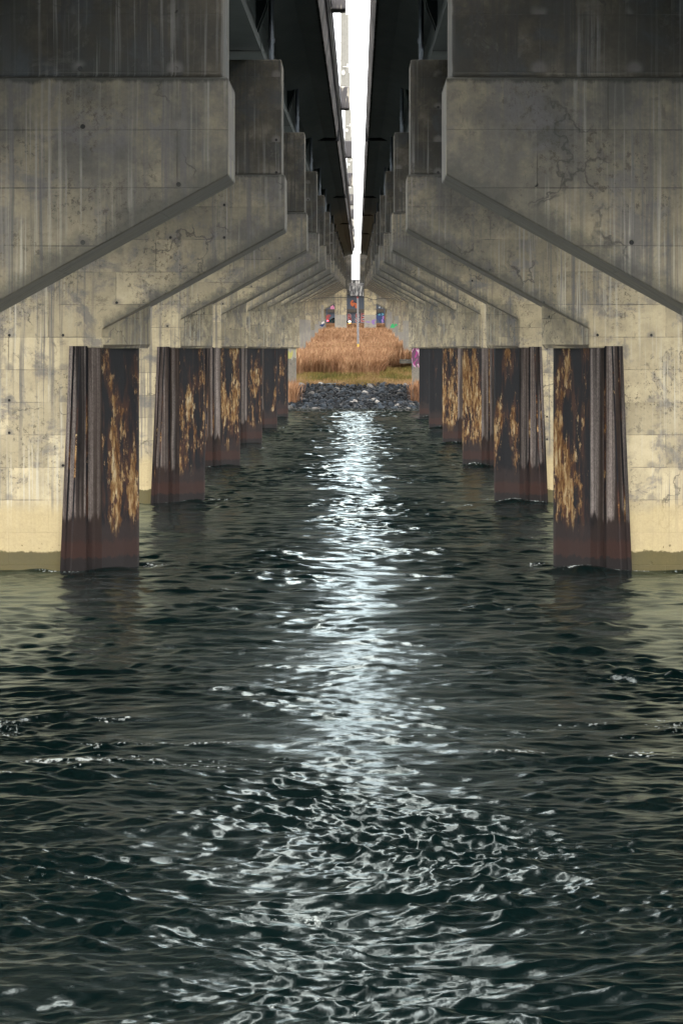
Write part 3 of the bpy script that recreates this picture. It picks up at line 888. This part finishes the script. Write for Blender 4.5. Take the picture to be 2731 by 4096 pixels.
# ---- reeds and grass
def blade_mesh(name, bx, by, bz, hgt, wid, lean, tint, mat, plume=True):
    N = len(bx)
    az = rng.uniform(0, 2 * np.pi, N)
    face = rng.normal(0, 0.7, N)                      # blades turned roughly broadside, as wind combs them
    dx, dy = np.cos(face), np.sin(face)
    lx = lean * np.cos(az) + 0.05 * hgt
    ly = lean * np.sin(az)
    V, T_ = [], []
    fr = [0.0, 0.45, 0.80, 1.0]
    ws = [1.0, 0.8, 1.9 if plume else 0.6, 0.25]
    for f, w in zip(fr, ws):
        cx, cy, cz = bx + lx * f * f, by + ly * f * f, bz + hgt * f
        for sg in (-1, 1):
            V.append(np.stack([cx + sg * dx * wid * w * 0.5, cy + sg * dy * wid * w * 0.5, cz], -1))
            T_.append(np.clip(tint + (0.14 if (plume and f >= 0.8) else 0.0), 0, 1))
    V = np.stack(V, 1).reshape(-1, 3)
    T_ = np.stack(T_, 1).reshape(-1)
    base = np.arange(N)[:, None] * 8
    q = np.array([[0, 1, 3, 2], [2, 3, 5, 4], [4, 5, 7, 6]])
    Fq = (base[:, None, :] + q[None]).reshape(-1, 4)
    return np_mesh(name, V, Fq, mat, {'tint': T_})


def lowfreq(x, y, s, seed):
    r = np.random.default_rng(seed)
    v = np.zeros_like(x)
    for _ in range(7):
        a = r.uniform(0, 2 * np.pi)
        k = s * r.uniform(0.5, 2.0)
        v += np.sin(k * (x * np.cos(a) + y * np.sin(a)) + r.uniform(0, 6.28))
    return v / 2.6


def gnd(y):
    return np.interp(y, [p[0] for p in GP], [p[1] for p in GP])


parts = []
for (ya, yb, dens) in ((310.5, 331, 120), (331, 350, 75), (350, 420, 32), (420, 552, 24)):
    n_ = int((yb - ya) * 17 * dens)
    x = rng.uniform(-8.5, 8.5, n_)
    y = rng.uniform(ya, yb, n_)
    edge = 311.5 + 1.2 * lowfreq(x, y * 0, 0.9, 3) + np.where(x > 2.6, np.clip((x - 2.6) * 7, 0, 10.5), 0)
    keep = (y > edge) & (lowfreq(x, y, 0.6, 5) + rng.normal(0, 0.5, n_) > -1.1)
    keep &= ~((x > 3.4) & (x < 7) & (y > 317.5) & (y < 324))
    parts.append((x[keep], y[keep]))
parts.append((rng.normal(-6.2, 0.45, 420), rng.uniform(286.5, 290, 420)))
parts.append((rng.normal(6.2, 0.45, 160), rng.uniform(287, 290, 160)))
x = np.concatenate([p[0] for p in parts])
y = np.concatenate([p[1] for p in parts])
lf = lowfreq(x, y, 0.35, 8)
hgt = (2.08 + 0.22 * lf + rng.normal(0, 0.27, len(x))) * np.where(y < 314, 0.86, 1.0) * np.where(y < 300, 1.0, 1.0) * np.where(y > 470, 0.6, 1.0) * np.interp(y, [525, 552], [1.0, 0.35])
wid = 0.022 + 0.00006 * (y - 300) + rng.uniform(0, 0.022, len(x))
tint = np.clip(0.50 + 0.10 * lf + 0.13 * lowfreq(x, y, 1.5, 9) + rng.normal(0, 0.22, len(x)) + np.where((y > 333) & (y < 352), 0.18, 0) - np.where(y > 360, 0.06, 0) - np.where(y < 300, 0.22, 0), 0, 1)
reeds = blade_mesh('reeds', x, y, gnd(y) - 0.05, hgt, wid, np.abs(rng.normal(0, 0.5, len(x))), tint, M['reed'])
reeds['kind'] = 'stuff'
n_ = 26000
x = rng.uniform(-8.5, 8.5, n_)
y = rng.uniform(298.5, 324, n_)
keep = (y > 299.6 + 0.9 * lowfreq(x, y * 0, 1.1, 21)) & ((y < 313.5) | (x > 2.5))
x, y = x[keep], y[keep]
gt = np.clip(0.62 + 0.26 * lowfreq(x, y, 0.7, 23) - 0.16 * (y > 305) + 0.25 * ((x > 3) & (y < 306)) + 0.16 * lowfreq(x, y, 2.2, 27) + rng.normal(0, 0.16, len(x)), 0, 1)
grass = blade_mesh('grass', x, y, gnd(y) - 0.03, rng.uniform(0.2, 0.5, len(x)) + 0.2 * (lowfreq(x, y, 1.1, 25) > 0.7), np.full(len(x), 0.035), np.abs(rng.normal(0, 0.15, len(x))), gt, M['grass'], False)
grass['kind'] = 'stuff'


# ---- riprap
def rock_bm(seed):
    r = random.Random(seed)
    bm = bmesh.new()
    for _ in range(15):
        v = Vector((r.gauss(0, 1), r.gauss(0, 1), r.gauss(0, 1))).normalized() * r.uniform(0.8, 1.0)
        bm.verts.new((v.x * 1.0, v.y * 0.8, v.z * 0.66))
    res = bmesh.ops.convex_hull(bm, input=bm.verts)
    junk = [e for e in res['geom_interior'] if isinstance(e, bmesh.types.BMVert)] + [e for e in res['geom_unused'] if isinstance(e, bmesh.types.BMVert)]
    if junk:
        bmesh.ops.delete(bm, geom=list(set(junk)), context='VERTS')
    bmesh.ops.bevel(bm, geom=list(bm.edges), offset=0.045, segments=1, affect='EDGES')
    return bm


rmesh = []
for k in range(16):
    bm = rock_bm(100 + k)
    for m_ in ('rock', 'paler'):
        me = bpy.data.meshes.new('boulder')
        bm.to_mesh(me)
        me.materials.append(M[m_])
        rmesh.append(me)
    bm.free()
cand = []
tries = 0
while len(cand) < 1000 and tries < 60000:
    tries += 1
    x, y = random.uniform(-8, 8.4), random.uniform(281.2, 300.4)
    r = random.choice((0.24, 0.28, 0.32, 0.38, 0.44, 0.5)) * random.uniform(0.9, 1.1)
    if all((x - a) ** 2 + ((y - b) * 0.75) ** 2 > (0.72 * (r + c)) ** 2 for a, b, c in cand):
        cand.append((x, y, r))
cand.sort(key=lambda c: -c[2] + (0.5 if abs(c[0]) > 6.4 else 0))
stuff = bmesh.new()


def mat_rock(x, y, r):
    e = Matrix.Rotation(random.uniform(0, 6.28), 4, 'Z') @ Matrix.Rotation(random.uniform(-0.5, 0.5), 4, 'X') @ Matrix.Rotation(random.uniform(-0.5, 0.5), 4, 'Y')
    return Matrix.Translation((x, y, ground(y) + r * 0.22)) @ e @ Matrix.Diagonal((r, r, r * random.uniform(0.85, 1.3), 1))


def add_rock(x, y, r):
    me = random.choice(rmesh)
    tmp = bmesh.new()
    tmp.from_mesh(me)
    tmp.transform(mat_rock(x, y, r))
    t2 = bpy.data.meshes.new('tmp')
    tmp.to_mesh(t2)
    stuff.from_mesh(t2)
    tmp.free()
    bpy.data.meshes.remove(t2)


for k, (x, y, r) in enumerate(cand):
    if k < 300:
        pale = random.random() < 0.12
        o = bpy.data.objects.new('boulder', rmesh[random.randrange(16) * 2 + (1 if pale else 0)])
        COL.objects.link(o)
        o.matrix_world = mat_rock(x, y, r)
        if pale:
            tag(o, 'pale grey boulder standing out in the dark stone bank', 'boulder', 'pale boulders of the stone bank')
        else:
            tag(o, 'dark blue-grey angular boulder in the stone bank', 'boulder', 'dark boulders of the stone bank')
    else:
        add_rock(x, y, r)
for _ in range(900):
    y = random.uniform(280.6, 301.5)
    add_rock(random.uniform(-9, 9.5), y, random.uniform(0.08, 0.16))
me = bpy.data.meshes.new('riprap')
stuff.to_mesh(me)
stuff.free()
me.materials.append(M['rock'])
o = bpy.data.objects.new('riprap', me)
COL.objects.link(o)
o['kind'] = 'stuff'

# ---- litter on the bank
c = at(1320, 1540, 300.6)
bm = MB()
bm.bm.free()
bm.bm = bmesh.new()
bmesh.ops.create_grid(bm.bm, x_segments=14, y_segments=6, size=0.5)
for v in bm.bm.verts:
    z = 0.12 * mnoise.noise(Vector((v.co.x * 6, v.co.y * 5, 3.3))) + 0.16
    v.co = Vector((c[0] + v.co.x * 2.1, c[1] + v.co.y * 0.9, ground(c[1] + v.co.y * 0.9) + z))
bmesh.ops.solidify(bm.bm, geom=bm.bm.faces[:], thickness=0.02)
tag(bm.build('tarpaulin', M['tarp'], smooth=True), 'crumpled dark blue tarpaulin lying on top of the stone bank', 'tarpaulin')
c = at(1281, 1541, 300.2)
bb = bmesh.new()
bmesh.ops.create_icosphere(bb, subdivisions=3, radius=0.2)
for v in bb.verts:
    v.co = v.co * (1 + 0.35 * mnoise.noise(v.co * 9)) * 1.0
    v.co = Vector((c[0] + v.co.x * 1.2, c[1] + v.co.y, ground(c[1]) + 0.18 + v.co.z * 0.75))
b2 = MB()
b2.bm.free()
b2.bm = bb
tag(b2.build('plastic_bag', M['bag'], smooth=True), 'small white plastic bag on the stones left of the blue tarpaulin', 'bag')

# ------------------------------------------------------------------ water
row = [-160, -120, -80, -50, -30, -15, -5, 5, 12, 16]
yv = 19.0
while yv < 283:
    row.append(yv)
    yv += min(max(yv * yv / 17700.0 * 0.55, 0.024), 0.15)
row = np.array(row + [283.5, 284.5])
u = np.linspace(-1, 1, 560)
outer = np.array([1.5, 2.5, 5, 10, 25, 60])
ucol = np.concatenate([-outer[::-1], u, outer])
half = 0.135 * np.clip(row, 18, None) + 2.0
X = ucol[None, :] * half[:, None] + 0.3 - 0.0
Y = np.repeat(row[:, None], len(ucol), 1)
dyl = np.gradient(row)[:, None]
dxl = (half * 2 / 559)[:, None]
far = (np.abs(ucol) > 1.01)[None, :] | (Y < 18)
wr = np.random.default_rng(5)
Z = np.zeros_like(X)
DX = np.zeros_like(X)
DY = np.zeros_like(X)
wx = X + 0.5 * np.sin(0.33 * Y + 0.2 * X) + 0.25 * np.sin(0.9 * X + 0.5 * Y)
wy = Y + 0.5 * np.sin(0.41 * X - 0.15 * Y) + 0.3 * np.sin(0.7 * X + 0.62 * Y + 1.0)
gust = 1.0 + 0.5 * lowfreq(X, Y * 0.6, 0.5, 31) + 0.4 * lowfreq(X, Y * 0.7, 1.5, 33) + 0.3 * lowfreq(X, Y * 0.8, 4.0, 34)
gust = np.clip(gust, 0.5, 2.2)
NC = 90
for i in range(NC):
    lam = 0.15 * (6.0 / 0.15) ** (i / (NC - 1))
    lam *= wr.uniform(0.9, 1.1)
    k = 2 * np.pi / lam
    th = np.pi / 2 + wr.normal(0, 0.6)
    slope = 0.034 * min(1.0, (0.75 / lam) ** 0.9)
    amp = slope / k
    ph = wr.uniform(0, 6.28)
    fade = np.clip((lam / (2.3 * np.maximum(dyl, dxl)) - 0.8), 0, 1)
    a = amp * fade * (gust if lam < 1.6 else 1.0)
    arg = k * (np.cos(th) * wx + np.sin(th) * wy) + ph
    Z += a * np.sin(arg)
    c_ = 0.55 * a * np.cos(arg)
    DX += c_ * np.cos(th)
    DY += c_ * np.sin(th)
fb = np.where(far, 0.0, 1.0)
foam = np.zeros_like(X)


def add_foam(cx, cy, rx, ry, a=1.0):
    global foam
    foam = np.maximum(foam, a * np.exp(-((X - cx) / rx) ** 2 - ((Y - cy) / ry) ** 2))


wr2 = random.Random(9)
mound = np.zeros_like(X)
for i in range(7):
    y0 = 44.8 + SP * i
    for s in (-1, 1):
        add_foam(s * 6.1, y0 + 0.7, 0.55, 0.5, 0.75)
        add_foam(s * 7.6, y0 - 0.25, 1.6, 0.22, 0.62)
        add_foam(s * 5.3, y0 + 1.8, 0.5, 1.2, 0.6)
        for _ in range(3):
            add_foam(s * wr2.uniform(2.2, 5.0), y0 + wr2.uniform(-2.5, 3.5), wr2.uniform(0.5, 1.4), wr2.uniform(0.25, 0.8), wr2.uniform(0.42, 0.62))
    mx = 6.35
    mound += 0.17 * np.exp(-((X - mx) / 0.75) ** 2 - ((Y - (y0 - 0.45)) / 0.5) ** 2)
    mound += 0.10 * np.exp(-((X + 6.1) / 0.7) ** 2 - ((Y - (y0 - 0.3)) / 0.4) ** 2)
    add_foam(mx, y0 - 0.42, 0.75, 0.34, 0.72 if i in (1, 2, 3, 6) else 0.5)
add_foam(-3.9, 43.0, 1.7, 0.35, 0.72)
add_foam(-4.9, 41.6, 0.8, 0.25, 0.85)
add_foam(-2.2, 42.6, 2.0, 0.7, 0.42)
add_foam(4.5, 43.5, 1.5, 0.6, 0.48)
for _ in range(60):
    yy = wr2.uniform(22, 270)
    add_foam(wr2.uniform(-1, 1) * 0.1 * yy + 0.3, yy, wr2.uniform(0.15, 0.9), wr2.uniform(0.1, 0.4) * (1 + yy / 120), wr2.uniform(0.38, 0.6) * (0.7 if yy < 60 else 1.0))
add_foam(2.5, 279.5, 3.2, 0.6, 0.7)
add_foam(-3, 280.3, 4, 0.5, 0.55)
Z = Z + mound + 0.04 * foam
Z *= fb
V = np.stack([X + DX * fb, Y + DY * fb, Z], -1).reshape(-1, 3)
nyr, nxc = X.shape
idx = np.arange(nyr * nxc).reshape(nyr, nxc)
F = np.stack([idx[:-1, :-1], idx[:-1, 1:], idx[1:, 1:], idx[1:, :-1]], -1).reshape(-1, 4)
w = np_mesh('river_water', V, F, M['water'], {'foam': foam}, smooth=True)
w['kind'] = 'structure'

# ------------------------------------------------------------------ camera
cd = bpy.data.cameras.new('camera')
cam = bpy.data.objects.new('camera', cd)
COL.objects.link(cam)
cam.location = CAM
cam.rotation_euler = (R(90), 0, 0)
cd.sensor_fit = 'VERTICAL'
cd.sensor_height = 36.0
cd.sensor_width = 24.0
cd.lens = FPX / 4096 * 36.0
cd.shift_x = -(VPX - 1365.5) / 4096
cd.shift_y = -(2048 - VPY) / 4096
cd.clip_start = 0.5
cd.clip_end = 6000
sc.camera = cam

# ------------------------------------------------------------------ light
SUN_EL, SUN_ROT = 86.0, 180.0
wd = bpy.data.worlds.new('World')
sc.world = wd
wd.use_nodes = True
nt = wd.node_tree
bg = nt.nodes['Background']
sky = nt.nodes.new('ShaderNodeTexSky')
sky.sky_type = 'NISHITA'
sky.sun_disc = False
sky.sun_elevation = R(SUN_EL)
sky.sun_rotation = R(SUN_ROT)
sky.air_density = 1.0
sky.dust_density = 4.0
hs = nt.nodes.new('ShaderNodeHueSaturation')
hs.inputs['Saturation'].default_value = 0.18
nt.links.new(sky.outputs[0], hs.inputs['Color'])
nt.links.new(hs.outputs[0], bg.inputs[0])
bg.inputs[1].default_value = 0.15
sd = bpy.data.lights.new('sun', 'SUN')
sd.energy = 1.5
sd.angle = R(150)
sd.color = (1.0, 0.88, 0.70)
sun = bpy.data.objects.new('sun', sd)
COL.objects.link(sun)
a, e = R(SUN_ROT), R(SUN_EL)
d = Vector((math.sin(a) * math.cos(e), math.cos(a) * math.cos(e), math.sin(e)))
sun.rotation_euler = d.to_track_quat('Z', 'Y').to_euler()

vs = sc.view_settings
vs.view_transform = 'Standard'
vs.look = 'None'
vs.gamma = 1.0
vs.exposure = 3.5
sc.cycles.max_bounces = 8
sc.cycles.diffuse_bounces = 5
sc.cycles.glossy_bounces = 3
sc.cycles.sample_clamp_indirect = 8.0
sc.cycles.use_denoising = True
sc.cycles.caustics_reflective = False
